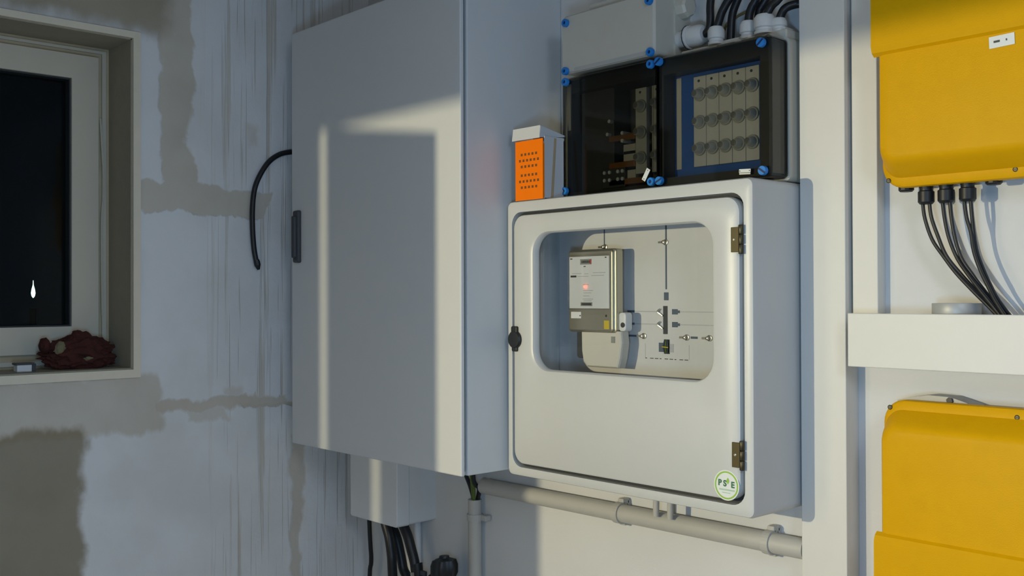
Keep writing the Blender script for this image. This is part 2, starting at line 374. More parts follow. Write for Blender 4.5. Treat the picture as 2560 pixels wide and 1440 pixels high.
part('sticker_band', box(BM(), sx-.010, sx+.009, sy-.0004, sy, sz-.0155, sz-.0140), 'spale', mc)
# mounting plate with slots, rails and wing bolts
PY = -.052
pl = part('mounting_plate', rbox(BM(), -1.815, -1.165, 1.350, 1.943, .02, -.047, PY, .001), 'wall', mc)
def flat(x0, x1, z0, z1, m, name, t=.0008, par=None): return part(name, box(BM(), x0, x1, PY-t, PY, z0, z1), m, par or pl)
SLOT = mat('plate_slot', (0.10, 0.13, 0.17), .7); M_['slot'] = SLOT  # bluish dark colour paints the shade inside the slots on flat strips
flat(-1.4745, -1.4705, 1.765, 1.935, 'slot', 'slot'); flat(-1.479, -1.466, 1.740, 1.758, 'slot', 'slot')
flat(-1.663, -1.660, 1.870, 1.935, 'slot', 'slot')
flat(-1.4815, -1.469, 1.663, 1.727, 'dgrey', 'busbar_opening')
for z in (1.714, 1.685):
    flat(-1.589, -1.567, z-.0025, z+.0025, 'slot', 'slot')
    flat(-1.567, -1.490, z-.0012, z+.0012, 'print_', 'groove_line', .0004)
    flat(-1.456, -1.440, z-.006, z+.006, 'slot', 'slot'); flat(-1.440, -1.434, z-.003, z+.003, 'slot', 'slot')
    flat(-1.434, -1.18, z-.0010, z+.0010, 'print_', 'groove_line', .0004)
    part('spring_clip', tube(BM(), [(-1.488, PY-.004, z+.006), (-1.494, PY-.006, z), (-1.488, PY-.004, z-.005), (-1.481, PY-.003, z-.010)], .0018, 6), 'steel', pl)
flat(-1.585, -1.560, 1.6545, 1.6590, 'slot', 'slot'); flat(-1.404, -1.385, 1.6545, 1.6595, 'slot', 'slot')
flat(-1.4945, -1.4795, 1.622, 1.643, 'slot', 'cable_opening'); flat(-1.4665, -1.452, 1.622, 1.641, 'print_', 'cable_opening')
flat(-1.4795, -1.4635, 1.618, 1.651, 'dprint', 'cable_opening')
for dx in (-.004, .0, .004): part('wire_end', tube(BM(), [(-1.4715+dx, PY-.003, 1.650), (-1.4715+dx*1.4, PY-.006, 1.634), (-1.4715+dx, PY-.003, 1.620)], .0016, 6), 'gy' if dx == 0 else 'dgrey', pl)
part('wire_end', tube(BM(), [(-1.480, PY-.007, 1.634), (-1.463, PY-.007, 1.633)], .0014, 6, 1), 'yellow_tag', pl)
for i in range(9):
    x = -1.535 + i*.0142; flat(x, x+(.010 if i % 3 else .005), 1.6055, 1.6072, 'dprint', 'perforation', .0004)
for x in (-1.535, -1.4085): flat(x-.0006, x+.0006, 1.607, 1.640, 'print_', 'groove_line', .0004)
for x, z in ((-1.473, 1.872), (-1.658, 1.868), (-1.538, 1.657), (-1.414, 1.657), (-1.352, 1.657)):
    bo = part('bolt', lathe(BM(), (x, PY, z), (0, -1, 0), [(.007, 0), (.007, .003), (.004, .004), (.004, .012), (.002, .013)], 12), 'steel', pl, True)
    part('bolt_wing', box(BM(), x-.014, x+.002, PY-.012, PY-.009, z-.0022, z+.0022, .0008), 'steel', bo)

# ---------------------------------------------------------------- electricity meter inside the cabinet
em = thing('electricity_meter', 'electricity meter with white face and metal front behind the cabinet window', 'meter', (-1.65, -.08, 1.580))
EF = -.115
part('case', rbox(BM(), -1.727, -1.574, 1.664, 1.861, .008, -.086, EF+.006, .003), 'sheet', em)
part('mounting_base', rbox(BM(), -1.722, -1.640, 1.60, 1.850, .008, -.0535, -.086, .001), 'dgrey', em)
part('front_cover', rbox(BM(), -1.722, -1.580, 1.667, 1.858, .007, EF+.008, EF, .003), 'sheet', em)
fc = part('face_plate', box(BM(), -1.7175, -1.5895, EF-.0012, EF+.001, 1.721, 1.844), 'mface', em)
part('clear_cover', rbox(BM(), -1.719, -1.586, 1.718, 1.849, .004, EF-.002, EF-.005, .001), 'glass', em)
def fp(x0, x1, z0, z1, m, name, y=EF-.0012, par=None): return part(name, box(BM(), x0, x1, y-.0004, y, z0, z1), m, par or fc)
fp(-1.681, -1.6445, 1.825, 1.838, 'lcd', 'counter')
for i in range(6): fp(-1.6765+i*.0048, -1.6730+i*.0048, 1.8285, 1.8345, 'dprint', 'counter_digit', EF-.0017)
fp(-1.6490, -1.6455, 1.8265, 1.8365, 'red', 'counter_digit', EF-.0017)
fp(-1.670, -1.6635, 1.8195, 1.8215, 'dprint', 'print_mark'); fp(-1.714, -1.707, 1.838, 1.8405, 'dprint', 'print_mark'); fp(-1.602, -1.597, 1.839, 1.8415, 'dprint', 'print_mark')
fp(-1.713, -1.694, 1.795, 1.7995, 'dprint', 'print_bar')
for (x0, x1, z) in ((-1.708, -1.677, 1.804), (-1.668, -1.655, 1.803), (-1.640, -1.600, 1.805), (-1.690, -1.655, 1.797), (-1.645, -1.605, 1.7985), (-1.672, -1.655, 1.7775), (-1.672, -1.641, 1.7635), (-1.670, -1.646, 1.7575), (-1.672, -1.652, 1.7505), (-1.674, -1.640, 1.7430), (-1.670, -1.645, 1.7390)):
    fp(x0, x1, z-.0008, z+.0008, 'print_', 'print_line')
fp(-1.680, -1.6425, 1.7265, 1.7355, 'lcd', 'display')
fp(-1.677, -1.6455, 1.7285, 1.7335, 'dprint', 'display_text', EF-.0017)
part('indicator_light', lathe(BM(), (-1.6640, EF-.0055, 1.7725), (0, -1, 0), [(.0030, -.004), (.0030, 0), (.0018, .0015)], 12), 'led', em)
fp(-1.713, -1.680, 1.697, 1.7125, 'mface', 'paper_label', EF-.0001, em); fp(-1.6845, -1.681, 1.702, 1.705, 'dprint', 'print_mark', EF-.0006, em)
fp(-1.6065, -1.5905, 1.673, 1.693, 'yellow_tag', 'seal_label', EF-.0001, em)
part('cover_screw', lathe(BM(), (-1.600, EF, 1.704), (0, -1, 0), [(.003, 0), (.002, .001)], 10), 'brass', em)
bm = BM()
def tc_loop(d, y):
    pr = [(-1.690+d, 1.668), (-1.563-d, 1.668), (-1.560-d, 1.640), (-1.566-d, 1.605), (-1.573-d, 1.582+d), (-1.672+d, 1.582+d), (-1.684+d, 1.592+d), (-1.689+d, 1.620)]
    return [(x, y, z) for x, z in pr]
loft(bm, [tc_loop(0, -.080), tc_loop(0, -.100), tc_loop(.0015, -.104), tc_loop(.004, -.106)])
tcv = part('terminal_cover', bm, 'beige', em); part('print_mark', box(BM(), -1.5925, -1.580, -.1066, -.1060, 1.641, 1.656), 'lcd', tcv)
part('cable_inlet', rbox(BM(), -1.576, -1.553, 1.668, 1.712, .008, -.078, -.100, .004), 'jbox', em, True)
part('inlet_hole', lathe(BM(), (-1.5615, -.1005, 1.683), (0, -1, 0), [(.006, 0), (.006, .0012), (.004, .0013)], 14), 'dprint', em)

# ---------------------------------------------------------------- three modular enclosures above
def cap_screw(x, z, y, par, slot=False, ang=0):
    s = part('corner_screw', lathe(BM(), (x, y, z), (0, -1, 0), [(.0095, 0), (.0095, .008), (.0088, .0095)] if slot else [(.0095, 0), (.0095, .008), (.0085, .0095), (.0042, .0095), (.0040, .0060)], 20), 'screw', par, True)
    if slot:
        bm = BM(); box(bm, -.009, .009, y-.0102, y-.0092, -.0018, .0018)
        for v in bm.verts:
            a = R(ang); vx, vz = v.co.x, v.co.z; v.co.x = x + vx*math.cos(a) - vz*math.sin(a); v.co.z = z + vx*math.sin(a) + vz*math.cos(a)
        part('screw_slot', bm, 'screwd', s)
    else: part('screw_socket', lathe(BM(), (x, y-.0058, z), (0, -1, 0), [(.0042, 0), (.0042, .0006)], 14), 'screwd', s)
def enclosure(name, label, x0, x1, z0, z1, yb, yf, lidm, screws):
    t = thing(name, label, 'enclosure', ((x0+x1)/2, -.06, z0))
    bm = BM(); r = .012
    loft(bm, [rr_loop(x0, x1, z0, z1, r, 0), rr_loop(x0, x1, z0, z1, r, yb), rr_loop(x0+.006, x1-.006, z0+.006, z1-.006, r-.003, yb), rr_loop(x0+.006, x1-.006, z0+.006, z1-.006, r-.003, -.012)])
    part('base', bm, 'encl', t, True)
    i = .004
    bm = loft(BM(), [rr_loop(x0+i, x1-i, z0+i, z1-i, r, yb), rr_loop(x0+i, x1-i, z0+i, z1-i, r, yf+.006), rr_loop(x0+i+.004, x1-i-.004, z0+i+.004, z1-i-.004, r-.004, yf),
                     rr_loop(x0+i+.005, x1-i-.005, z0+i+.005, z1-i-.005, r-.005, yf+.003), rr_loop(x0+i+.004, x1-i-.004, z0+i+.004, z1-i-.004, r-.004, yf+.007), rr_loop(x0+i+.004, x1-i-.004, z0+i+.004, z1-i-.004, r-.004, yb)], cap0=False, cap1=False)
    # closing faces: outer front and inner front
    bm.verts.ensure_lookup_table(); n = len(rr_loop(0, 1, 0, 1, .1, 0))
    bm.faces.new([bm.verts[2*n+k] for k in range(n)]); bm.faces.new([bm.verts[3*n+k] for k in range(n)])
    for f in [f for f in bm.faces if all(2*n <= v.index < 4*n for v in f.verts) and len(f.verts) == 4]: bmesh.ops.delete(bm, geom=[f], context='FACES_ONLY')
    bm.verts.ensure_lookup_table()
    lid = part('lid', bm, lidm, t, False)
    for s in screws: cap_screw(*s[:2], yf-.0, t, *s[2:])
    return t, lid
F = -.125
enL, lidL = enclosure('switch_enclosure', 'smoked enclosure with dark interior and copper bars beside the orange carton', -1.737, -1.441, 1.983, 2.279, -.055, F, 'dsmoke',
                      [(-1.716, 2.265), (-1.452, 2.263), (-1.451, 2.0025), (-1.719, 2.0025)])
enR, lidR = enclosure('fuse_enclosure', 'smoked enclosure with blue panel and rows of screw fuses', -1.439, -1.143, 1.983, 2.279, -.062, F, 'smoke',
                      [(-1.429, 2.265, True, 35), (-1.166, 2.258, True, 40), (-1.163, 2.0005, True, -35), (-1.428, 2.0025, True, 25)])
enG, lidG = enclosure('cable_enclosure', 'opaque grey enclosure on top of the smoked ones', -1.737, -1.441, 2.281, 2.430, -.055, F, 'encl',
                      [(-1.715, 2.407), (-1.456, 2.405), (-1.453, 2.290), (-1.716, 2.291)])
part('top_flange', box(BM(), -1.665, -1.480, -.10, -.02, 2.428, 2.447, .004), 'encl', enG)
part('lid_recess', box(BM(), -1.690, -1.470, F-.0006, F+.001, 2.2865, 2.296), 'pipe', enG)
part('side_knockout', lathe(BM(), (-1.441, -.034, 2.402), (1, 0, 0), [(.024, 0), (.024, .020), (.020, .026)], 8), 'encl', enG)
gl = part('side_gland', lathe(BM(), (-1.441, -.040, 2.330), (1, 0, 0), [(.018, 0), (.018, .026), (.0265, .027), (.0265, .030), (.022, .032), (.0235, .034), (.0235, .060), (.018, .070), (.010, .071)], 16), 'lgland', enG, True)
part('gland_gasket', lathe(BM(), (-1.416, -.040, 2.330), (1, 0, 0), [(.0275, 0), (.0275, .002)], 20), 'seal_gap', enG, True)
# dark moulded frames behind the smoked lids; top bars also paint interior shade
def inner_frame(o, i, y0, y1, par):
    L = lambda r, y: [(r[0], y, r[2]), (r[1], y, r[2]), (r[1], y, r[3]), (r[0], y, r[3])]
    part('inner_frame', loft(BM(), [L(o, y0), L(o, y1), L(i, y1), L(i, y0)], close=True), 'dframe', par)
inner_frame((-1.430, -1.152, 1.992, 2.270), (-1.4250, -1.1770, 2.009, 2.236), -.066, -.117, enR)
inner_frame((-1.728, -1.450, 1.992, 2.270), (-1.712, -1.452, 2.000, 2.240), -.034, -.110, enL)
# blue plate, fuse strips and caps
part('cover_plate', box(BM(), -1.428, -1.154, -.078, -.070, 1.994, 2.268), 'bluep', enR)
part('marking_strip', box(BM(), -1.4200, -1.4060, -.0795, -.0775, 2.030, 2.232), 'encl', enR)
def fuse_strip(x0, x1, zs, par, y0=-.076, y1=-.088):
    s = part('fuse_strip', box(BM(), x0, x1, y1, y0, 2.030, 2.226, .0012), 'fuse', par)
    xc = (x0+x1)/2
    part('strip_screw', lathe(BM(), (xc-.002, y1, 2.216), (0, -1, 0), [(.003, 0), (.003, .001)], 10), 'dgrey', s)
    for z in zs:
        part('fuse_ring', lathe(BM(), (xc+.001, y1, z), (0, -1, 0), [(.0150, 0), (.0150, .003), (.0135, .004)], 20), 'cap', s)
        part('fuse_cap', lathe(BM(), (xc+.001, y1-.003, z), (0, -1, 0), [(.0115, 0), (.0110, .005), (.0090, .009), (.0085, .016), (.0070, .018)], 18), 'fuse', s, True)
        part('cap_window', lathe(BM(), (xc+.001, y1-.0205, z), (0, -1, 0), [(.0068, 0), (.0068, .0012), (.004, .0016)], 12), 'dcap', s)
for i in range(5):
    x = -1.366 + i*.0336; fuse_strip(x, x+.0326, (2.186, 2.126, 2.068), enR)
part('rear_panel', box(BM(), -1.728, -1.450, -.030, -.020, 1.990, 2.270), 'dgrey', enL)
part('dark_cover', box(BM(), -1.705, -1.600, -.085, -.030, 2.000, 2.262, .002), 'dgrey', enL)
for x in (-1.5315, -1.4830): fuse_strip(x, x+.0326, (2.184, 2.124, 2.066), enL)
for z, x1 in ((2.118, -1.532), (2.055, -1.532), (2.015, -1.50)):
    part('busbar', box(BM(), -1.610, x1, -.092, -.086, z-.007, z+.007, .001), 'copper', enL)
for z in (2.090, 2.075, 2.030): part('terminal_block', box(BM(), -1.572, -1.535, -.084, -.030, z-.012, z+.012, .001), 'encl', enL)
for x in (-1.622, -1.606, -1.580, -1.566):
    for z in (2.040, 2.022): part('terminal_screw', lathe(BM(), (x, -.096, z), (0, -1, 0), [(.0045, -.03), (.0045, 0), (.003, .001)], 10), 'swhite', enL)
for x, z in ((-1.612, 2.130), (-1.566, 2.110), (-1.566, 2.128), (-1.606, 2.160)): part('terminal_screw', lathe(BM(), (x, -.096, z), (0, -1, 0), [(.0045, -.03), (.0045, 0), (.003, .001)], 10), 'swhite', enL)
part('side_lit_strip', box(BM(), -1.7255, -1.7140, -.1130, -.1105, 2.150, 2.262), 'fuse', enL)  # pale strip paints the lit part of the lid's left side
part('terminal_row', box(BM(), -1.632, -1.560, -.092, -.060, 2.003, 2.050, .002), 'dgrey', enL)
# small white marker plates
def rot_plate(name, xc, zc, w_, h_, ang, y, m, par):
    bm = BM(); box(bm, -w_/2, w_/2, y-.001, y, -h_/2, h_/2, .0003, 1); a = R(ang)
    for v in bm.verts:
        vx, vz = v.co.x, v.co.z; v.co.x = xc + vx*math.cos(a) - vz*math.sin(a); v.co.z = zc + vx*math.sin(a) + vz*math.cos(a)
    return part(name, bm, m, par)
mp = rot_plate('marker_plate', -1.469, 2.020, .029, .011, 58, F-.0005, 'swhite', enL)
for s in (-1, 1): rot_plate('plate_rivet', -1.469+s*.0055, 2.020+s*.0090, .002, .002, 58, F-.0012, 'dprint', mp)
mp = rot_plate('marker_plate', -1.2085, 2.0045, .028, .0075, -3, F-.0005, 'swhite', enR)
rot_plate('marker_text', -1.2085, 1.9985, .027, .003, -3, F-.0005, 'swhite', enR)
for s in (-1, 1): rot_plate('plate_rivet', -1.2085+s*.0115, 2.0045-s*.0004, .002, .002, 0, F-.0012, 'dprint', mp)
# cable glands on top of the fuse enclosure
part('gland_plate', box(BM(), -1.420, -1.150, -.062, -.006, 2.277, 2.296, .003), 'encl', enR)
part('gland_rail', box(BM(), -1.345, -1.160, -.050, -.010, 2.294, 2.304, .003), 'lgland', enR)
for x, y, rr_, z1 in ((-1.327, -.058, .018, 2.335), (-1.252, -.048, .018, 2.334), (-1.206, -.056, .022, 2.337), (-1.180, -.044, .017, 2.326)):
    part('top_gland', lathe(BM(), (x, y, 2.294), (0, 0, 1), [(rr_, 0), (rr_, .006), (rr_*.86, .008), (rr_*.86, .012), (rr_*1.04, .014), (rr_*1.04, z1-2.294-.010), (rr_*.8, z1-2.294-.002), (rr_*.5, z1-2.294)], 12), 'lgland', enR, True)

# ---------------------------------------------------------------- supply cables leaving the enclosures upwards
top = [
 ([(-1.378, -.040, 2.330), (-1.366, -.041, 2.331), (-1.3555, -.043, 2.341), (-1.352, -.045, 2.362), (-1.352, -.045, 2.390), (-1.348, -.04, 2.45), (-1.345, -.03, 2.60), (-1.345, -.02, 2.755)], 'from the side gland of the grey enclosure'),
 ([(-1.327, -.058, 2.325), (-1.319, -.06, 2.3425), (-1.3119, -.06, 2.3598), (-1.3015, -.06, 2.3749), (-1.28, -.05, 2.42), (-1.265, -.03, 2.55), (-1.262, -.02, 2.755)], 'from the leftmost upright gland'),
 ([(-1.3066, -.035, 2.296), (-1.3039, -.035, 2.3425), (-1.3003, -.035, 2.3621), (-1.2933, -.035, 2.378), (-1.272, -.03, 2.43), (-1.240, -.02, 2.56), (-1.236, -.02, 2.755)], 'without a gland of its own, second from the left gland'),
 ([(-1.252, -.048, 2.322), (-1.2475, -.05, 2.3455), (-1.2408, -.05, 2.3611), (-1.2308, -.05, 2.3745), (-1.215, -.05, 2.42), (-1.206, -.03, 2.55), (-1.204, -.02, 2.755)], 'from the gland in the middle of the row'),
 ([(-1.2428, -.03, 2.300), (-1.2378, -.03, 2.35), (-1.2311, -.03, 2.3628), (-1.2211, -.03, 2.3748), (-1.195, -.028, 2.42), (-1.178, -.02, 2.56), (-1.176, -.02, 2.755)], 'hidden behind the two right glands'),
 ([(-1.206, -.056, 2.322), (-1.195, -.06, 2.3384), (-1.1853, -.06, 2.3502), (-1.1694, -.06, 2.3605), (-1.150, -.055, 2.390), (-1.146, -.03, 2.52), (-1.146, -.02, 2.755)], 'from the widest gland'),
 ([(-1.180, -.044, 2.314), (-1.1729, -.045, 2.3315), (-1.1618, -.045, 2.343), (-1.1445, -.03, 2.350), (-1.118, -.020, 2.3493), (-1.09, -.02, 2.349)], 'from the rightmost gland bending into the duct')]
for i, (p, wh) in enumerate(top):
    tag(part('supply_cable', tube(BM(), p, .0088), 'black', None, True, loc=p[0]), 'thick black cable ' + wh, 'cable', 'black cables above the fuse enclosure')
p = [(-1.3481, -.012, 2.310), (-1.3338, -.012, 2.3468), (-1.3162, -.012, 2.355), (-1.3022, -.012, 2.3609), (-1.285, -.012, 2.3646), (-1.255, -.012, 2.375), (-1.22, -.010, 2.40), (-1.21, -.010, 2.755)]
tag(part('thin_wire', tube(BM(), p, .003), 'brown', None, True, loc=p[0]), 'thin brown wire slanting behind the black cables', 'wire')

# ---------------------------------------------------------------- orange carton on the cabinet
oc = thing('carton', 'small orange carton with white lid and dotted front on the meter cabinet', 'carton', (-1.77, -.16, 1.981))
OX0, OX1, OY0, OY1, OZ0, OZ1 = -1.817, -1.722, -.200, -.128, 1.981, 2.124
fr = part('front_panel', box(BM(), OX0, OX1, OY0, OY0+.002, OZ0, OZ1), 'orange', oc)
bm = BM(); box(bm, OX0, OX0+.002, OY0+.002, OY1, OZ0, OZ1); box(bm, OX0, OX1, OY1-.002, OY1, OZ0, OZ1); box(bm, OX0, OX1, OY0+.002, OY1, OZ0, OZ0+.002)
part('shell', bm, 'card', oc)
part('side_panel', box(BM(), OX1-.002, OX1, OY0+.006, OY1, OZ0, OZ1+.006), 'card', oc)
part('side_edge', box(BM(), OX1-.003, OX1-.0005, OY0+.002, OY0+.006, OZ0, OZ1-.012), 'orange', oc)
bm = BM(); P4 = [(OX0-.006, OY0-.006, OZ1+.002), (OX1-.005, OY0-.006, OZ1+.001), (OX1-.007, OY0-.002, OZ1+.031), (OX0-.006, OY0-.002, OZ1+.029)]
Q4 = [(x, y+.002, z) for x, y, z in P4]; loft(bm, [P4, Q4]); part('lid_flap', bm, 'card', oc)
bm = BM(); P4 = [(OX0-.006, OY0-.002, OZ1+.031), (OX1-.007, OY0-.002, OZ1+.031), (OX1-.002, OY1+.01, OZ1+.012), (OX0-.004, OY1+.01, OZ1+.012)]
Q4 = [(x, y, z-.002) for x, y, z in P4]; loft(bm, [P4, Q4]); part('lid_top', bm, 'card', oc)
bm = BM(); P4 = [(OX1-.0055, OY0-.004, OZ1+.002), (OX1-.0055, OY0-.002, OZ1+.029), (OX1-.0025, OY1+.009, OZ1+.010)]; Q4 = [(x-.0015, y, z) for x, y, z in P4]; loft(bm, [P4, Q4]); part('lid_side', bm, 'card', oc)
bm = BM(); P4 = [(OX1+.0004, OY0+.026, OZ0+.001), (OX1+.0004, OY0+.035, OZ0+.001), (OX1+.0004, OY0+.046, OZ1+.003), (OX1+.0004, OY0+.038, OZ1+.003)]; Q4 = [(x-.001, y, z) for x, y, z in P4]; loft(bm, [P4, Q4]); part('tape_strip', bm, 'tan', oc)
bm = BM()
for zc, n_ in ((2.091, 5), (2.0765, 6), (2.062, 5), (2.041, 5), (2.0265, 6), (2.012, 5)):
    for k in range(n_):
        x = -1.7695 + (k-(n_-1)/2)*.0125; box(bm, x-.0032, x+.0032, OY0-.0004, OY0, zc-.0030, zc+.0030)
part('dot_print', bm, mat('dot_print', (0.16, 0.06, 0.01), .7), fr)

# ---------------------------------------------------------------- cable ducts
def duct(name, label, x0, x1, z0, z1, dep, horiz=False):
    t = thing(name, label, 'cable duct', ((x0+x1)/2, -dep/2, z0))
    part('channel', box(BM(), x0+.001, x1-.001, -dep+.004, 0, z0+.001, z1-.001, .0008), 'duct', t)
    part('cover', box(BM(), x0, x1, -dep, -dep+.014, z0, z1, .0018, 3), 'duct', t)
    return t
duct('cable_duct', 'wide upright white cable duct right beside the meter cabinet', -1.129, -1.029, 0.0, 2.75, .050)
duct('cable_duct', 'narrow upright white cable duct ending on the horizontal duct', -1.024, -.971, 1.714, 2.75, .032)
hz = thing('cable_duct', 'horizontal white cable duct between the two yellow inverters', 'cable duct', (-.6, -.045, 1.614))
bm = BM(); box(bm, -1.0, .45, -.004, 0, 1.616, 1.714); box(bm, -1.0, .45, -.084, 0, 1.616, 1.620); box(bm, -1.0, .45, -.084, 0, 1.706, 1.712); part('channel', bm, 'duct', hz)
part('cover', box(BM(), -1.004, .45, -.088, -.082, 1.614, 1.716, .0018, 3), 'duct', hz)

# ---------------------------------------------------------------- duct tape roll
tr = thing('tape_roll', 'flat silver grey tape roll lying on the horizontal duct', 'tape', (-.815, -.042, 1.712))
bm = BM(); C_ = lambda r, z: [(-.815+r*math.cos(2*math.pi*i/40), -.042+r*.94*math.sin(2*math.pi*i/40), z) for i in range(40)]
loft(bm, [C_(.0415, 1.7122), C_(.042, 1.713), C_(.042, 1.7345), C_(.0415, 1.7352), C_(.026, 1.7352), C_(.026, 1.7122)], close=True)
part('tape', bm, 'tape', tr, True)
bm = BM(); loft(bm, [C_(.0262, 1.7118), C_(.0262, 1.7356), C_(.0242, 1.7356), C_(.0242, 1.7118)], close=True); part('core', bm, 'card', tr, True)

# ---------------------------------------------------------------- yellow inverters
def inverter(label, z0, z1, glands):
    x0, x1 = -.941, -.473
    t = thing('solar_inverter', label, 'inverter', ((x0+x1)/2, -.06, z0), 'yellow inverters')
    part('housing', box(BM(), x0+.03, x1-.03, -.052, -.0, z0+.012, z1-.012, .004), 'alu', t)
    L = lambda ix, iz, r, y: rr_loop(x0+ix, x1-ix, z0+iz, z1-iz, r, y, 8)
    bm = loft(BM(), [L(.002, .002, .040, -.050), L(0, 0, .042, -.054), L(0, 0, .042, -.066), L(.0015, .002, .041, -.070), L(.004, .006, .038, -.072), L(.006, .018, .034, -.0735), L(.008, .021, .032, -.078),
                     L(.011, .036, .030, -.096), L(.014, .043, .030, -.105), L(.018, .050, .028, -.1105), L(.026, .058, .025, -.112)])
    part('cover', bm, 'yellow', t, True)
    g0, g1 = z0+.243, z1-.243
    bm = BM(); loft(bm, [[(x, y, z) for y, z in ((-.09, g0+.004), (-.110, g0-.002), (-.118, g0+.004), (-.122, g0+.014), (-.122, g1-.014), (-.118, g1-.004), (-.110, g1+.002), (-.09, g1-.004))] for x in (x0+.006, x1-.006)])
    part('raised_band', bm, 'yellow', t, False)
    for x in (x0+.014, (x0+x1)/2+.008, x1-.014):
        for z in (z0+.015, z1-.015): 
            s = part('cover_screw', lathe(BM(), (x, -.0722, z), (0, -1, 0), [(.0045, 0), (.0045, .0012), (.003, .0018)], 12), 'brass', t)
            part('screw_slot', box(BM(), x-.003, x+.003, -.0746, -.0738, z-.0006, z+.0006), 'dprint', s)
    if glands:
        for x in (-.866, -.829, -.790):
            part('cable_gland', lathe(BM(), (x, -.050, z0+.012), (0, 0, -1), [(.0125, 0), (.0125, .013), (.0115, .015), (.0115, .019), (.0145, .021), (.0145, .040), (.011, .044), (.004, .0445)], 14), 'gland', t, True)
        for x in (-.905, -.745, -.66): part('blank_plug', lathe(BM(), (x, -.048, z0+.012), (0, 0, -1), [(.014, 0), (.014, .015), (.011, .018)], 12), 'gland', t)
    else:
        bm = BM(); loft(bm, [[(x, y, z) for x, z in ((-.925, z1-.01), (-.925, z1-.003), (-.900, z1+.004), (-.865, z1+.010), (-.825, z1+.009), (-.800, z1+.002), (-.780, z1-.004), (-.780, z1-.01))] for y in (-.048, -.004)])
        b_ = part('wall_bracket', bm, 'alu', t); part('bracket_bolt', lathe(BM(), (-.825, -.049, z1+.003), (0, -1, 0), [(.006, 0), (.006, .003)], 6), 'gland', b_)
    return t
ivU = inverter('upper yellow inverter with black cables coming out below', 1.949, 2.562, True)
ivL = inverter('lower yellow inverter under the horizontal duct', 0.943, 1.556, False)
lb = rot_plate('paper_label', -.704, 2.178, .042, .020, 2, -.1125, 'swhite', ivU)
rot_plate('label_print', -.712, 2.178, .010, .0035, 2, -.1136, 'dprint', lb); rot_plate('label_print', -.696, 2.1785, .002, .0035, 10, -.1136, 'dprint', lb)
inv = [
[(-0.8724, -0.05, 1.9191), (-0.8689, -0.0493, 1.8909), (-0.8562, -0.0486, 1.8525), (-0.8366, -0.0479, 1.822), (-0.8134, -0.0471, 1.7901), (-0.7849, -0.0464, 1.7586), (-0.7569, -0.0457, 1.7298), (-0.72, -0.045, 1.690)],
[(-0.8598, -0.05, 1.9182), (-0.8566, -0.0493, 1.8922), (-0.846, -0.0486, 1.8599), (-0.8306, -0.0479, 1.8219), (-0.8085, -0.0421, 1.79), (-0.7829, -0.0404, 1.7605), (-0.7551, -0.0387, 1.7326), (-0.718, -0.038, 1.690)],
[(-0.8354, -0.05, 1.9185), (-0.8315, -0.0493, 1.8848), (-0.8242, -0.0486, 1.8511), (-0.81, -0.0479, 1.8153), (-0.7901, -0.0491, 1.7857), (-0.7696, -0.0504, 1.7585), (-0.7495, -0.0517, 1.7336), (-0.715, -0.053, 1.690)],
[(-0.8221, -0.05, 1.9176), (-0.8196, -0.0493, 1.8881), (-0.8143, -0.0486, 1.8545), (-0.8041, -0.0459, 1.8171), (-0.7863, -0.0431, 1.7876), (-0.7658, -0.0424, 1.7585), (-0.7457, -0.0427, 1.7336), (-0.711, -0.044, 1.690)],
[(-0.7957, -0.05, 1.9167), (-0.7924, -0.0493, 1.8884), (-0.7852, -0.0486, 1.861), (-0.7799, -0.0499, 1.828), (-0.7691, -0.0501, 1.795), (-0.7545, -0.0514, 1.7641), (-0.7402, -0.0547, 1.7374), (-0.708, -0.060, 1.690)],
[(-0.7846, -0.05, 1.9159), (-0.7828, -0.0493, 1.8878), (-0.7817, -0.0446, 1.8569), (-0.7771, -0.0429, 1.8259), (-0.7662, -0.0431, 1.7949), (-0.7527, -0.0454, 1.766), (-0.7374, -0.0457, 1.7374), (-0.702, -0.046, 1.690)]]
gn = ('left', 'middle', 'right'); sd = ('left', 'right')
for i, p in enumerate(inv):
    p = [(p[0][0], p[0][1], 1.925)] + p
    tag(part('solar_cable', tube(BM(), p, .0034, 10), 'black', None, True, loc=p[0]), 'thin black cable, the %s one of the pair at the %s black gland' % (sd[i % 2], gn[i//2]), 'cable', 'thin cables under the upper inverter')

# ---------------------------------------------------------------- conduits below the cabinets
hp = thing('conduit', 'grey horizontal conduit pipe running under the white meter cabinet', 'pipe', (-1.62, -.026, 1.21))
part('pipe', tube(BM(), [(-2.135, -.030, 1.226), (-1.1305, -.030, 1.232)], .0215, 20, 1), 'pipe', hp, True)
def clip(x, z, par):
    bm = BM(); C2 = lambda r, x_: [(x_, -.030+r*math.cos(2*math.pi*i/24), z+r*math.sin(2*math.pi*i/24)) for i in range(24)]
    loft(bm, [C2(.0215, x-.009), C2(.0255, x-.009), C2(.0255, x+.009), C2(.0215, x+.009)], close=True)
    box(bm, x-.009, x+.009, -.028, -.004, z+.020, z+.034, .003); box(bm, x-.009, x+.009, -.022, 0, z-.031, z-.022, .002); box(bm, x-.009, x+.009, -.010, 0, z-.028, z+.028)
    part('pipe_clip', bm, 'pipe', par)
clip(-1.635, 1.229, hp); clip(-1.217, 1.2315, hp)
vp = thing('conduit', 'grey upright conduit pipe with wires coming out of its top', 'pipe', (-2.175, -.03, 0.0))
part('pipe', tube(BM(), [(-2.175, -.028, 0.0), (-2.175, -.028, 1.183)], .019, 20, 1), 'pipe', vp, True)
bm = BM(); C3 = lambda r, z: [(-2.175+r*math.cos(2*math.pi*i/24), -.028+r*math.sin(2*math.pi*i/24), z) for i in range(24)]
loft(bm, [C3(.019, 1.125), C3(.0225, 1.125), C3(.0225, 1.143), C3(.019, 1.143)], close=True); box(bm, -2.156, -2.132, -.026, -.004, 1.126, 1.142, .003)
part('pipe_clip', bm, 'pipe', vp)
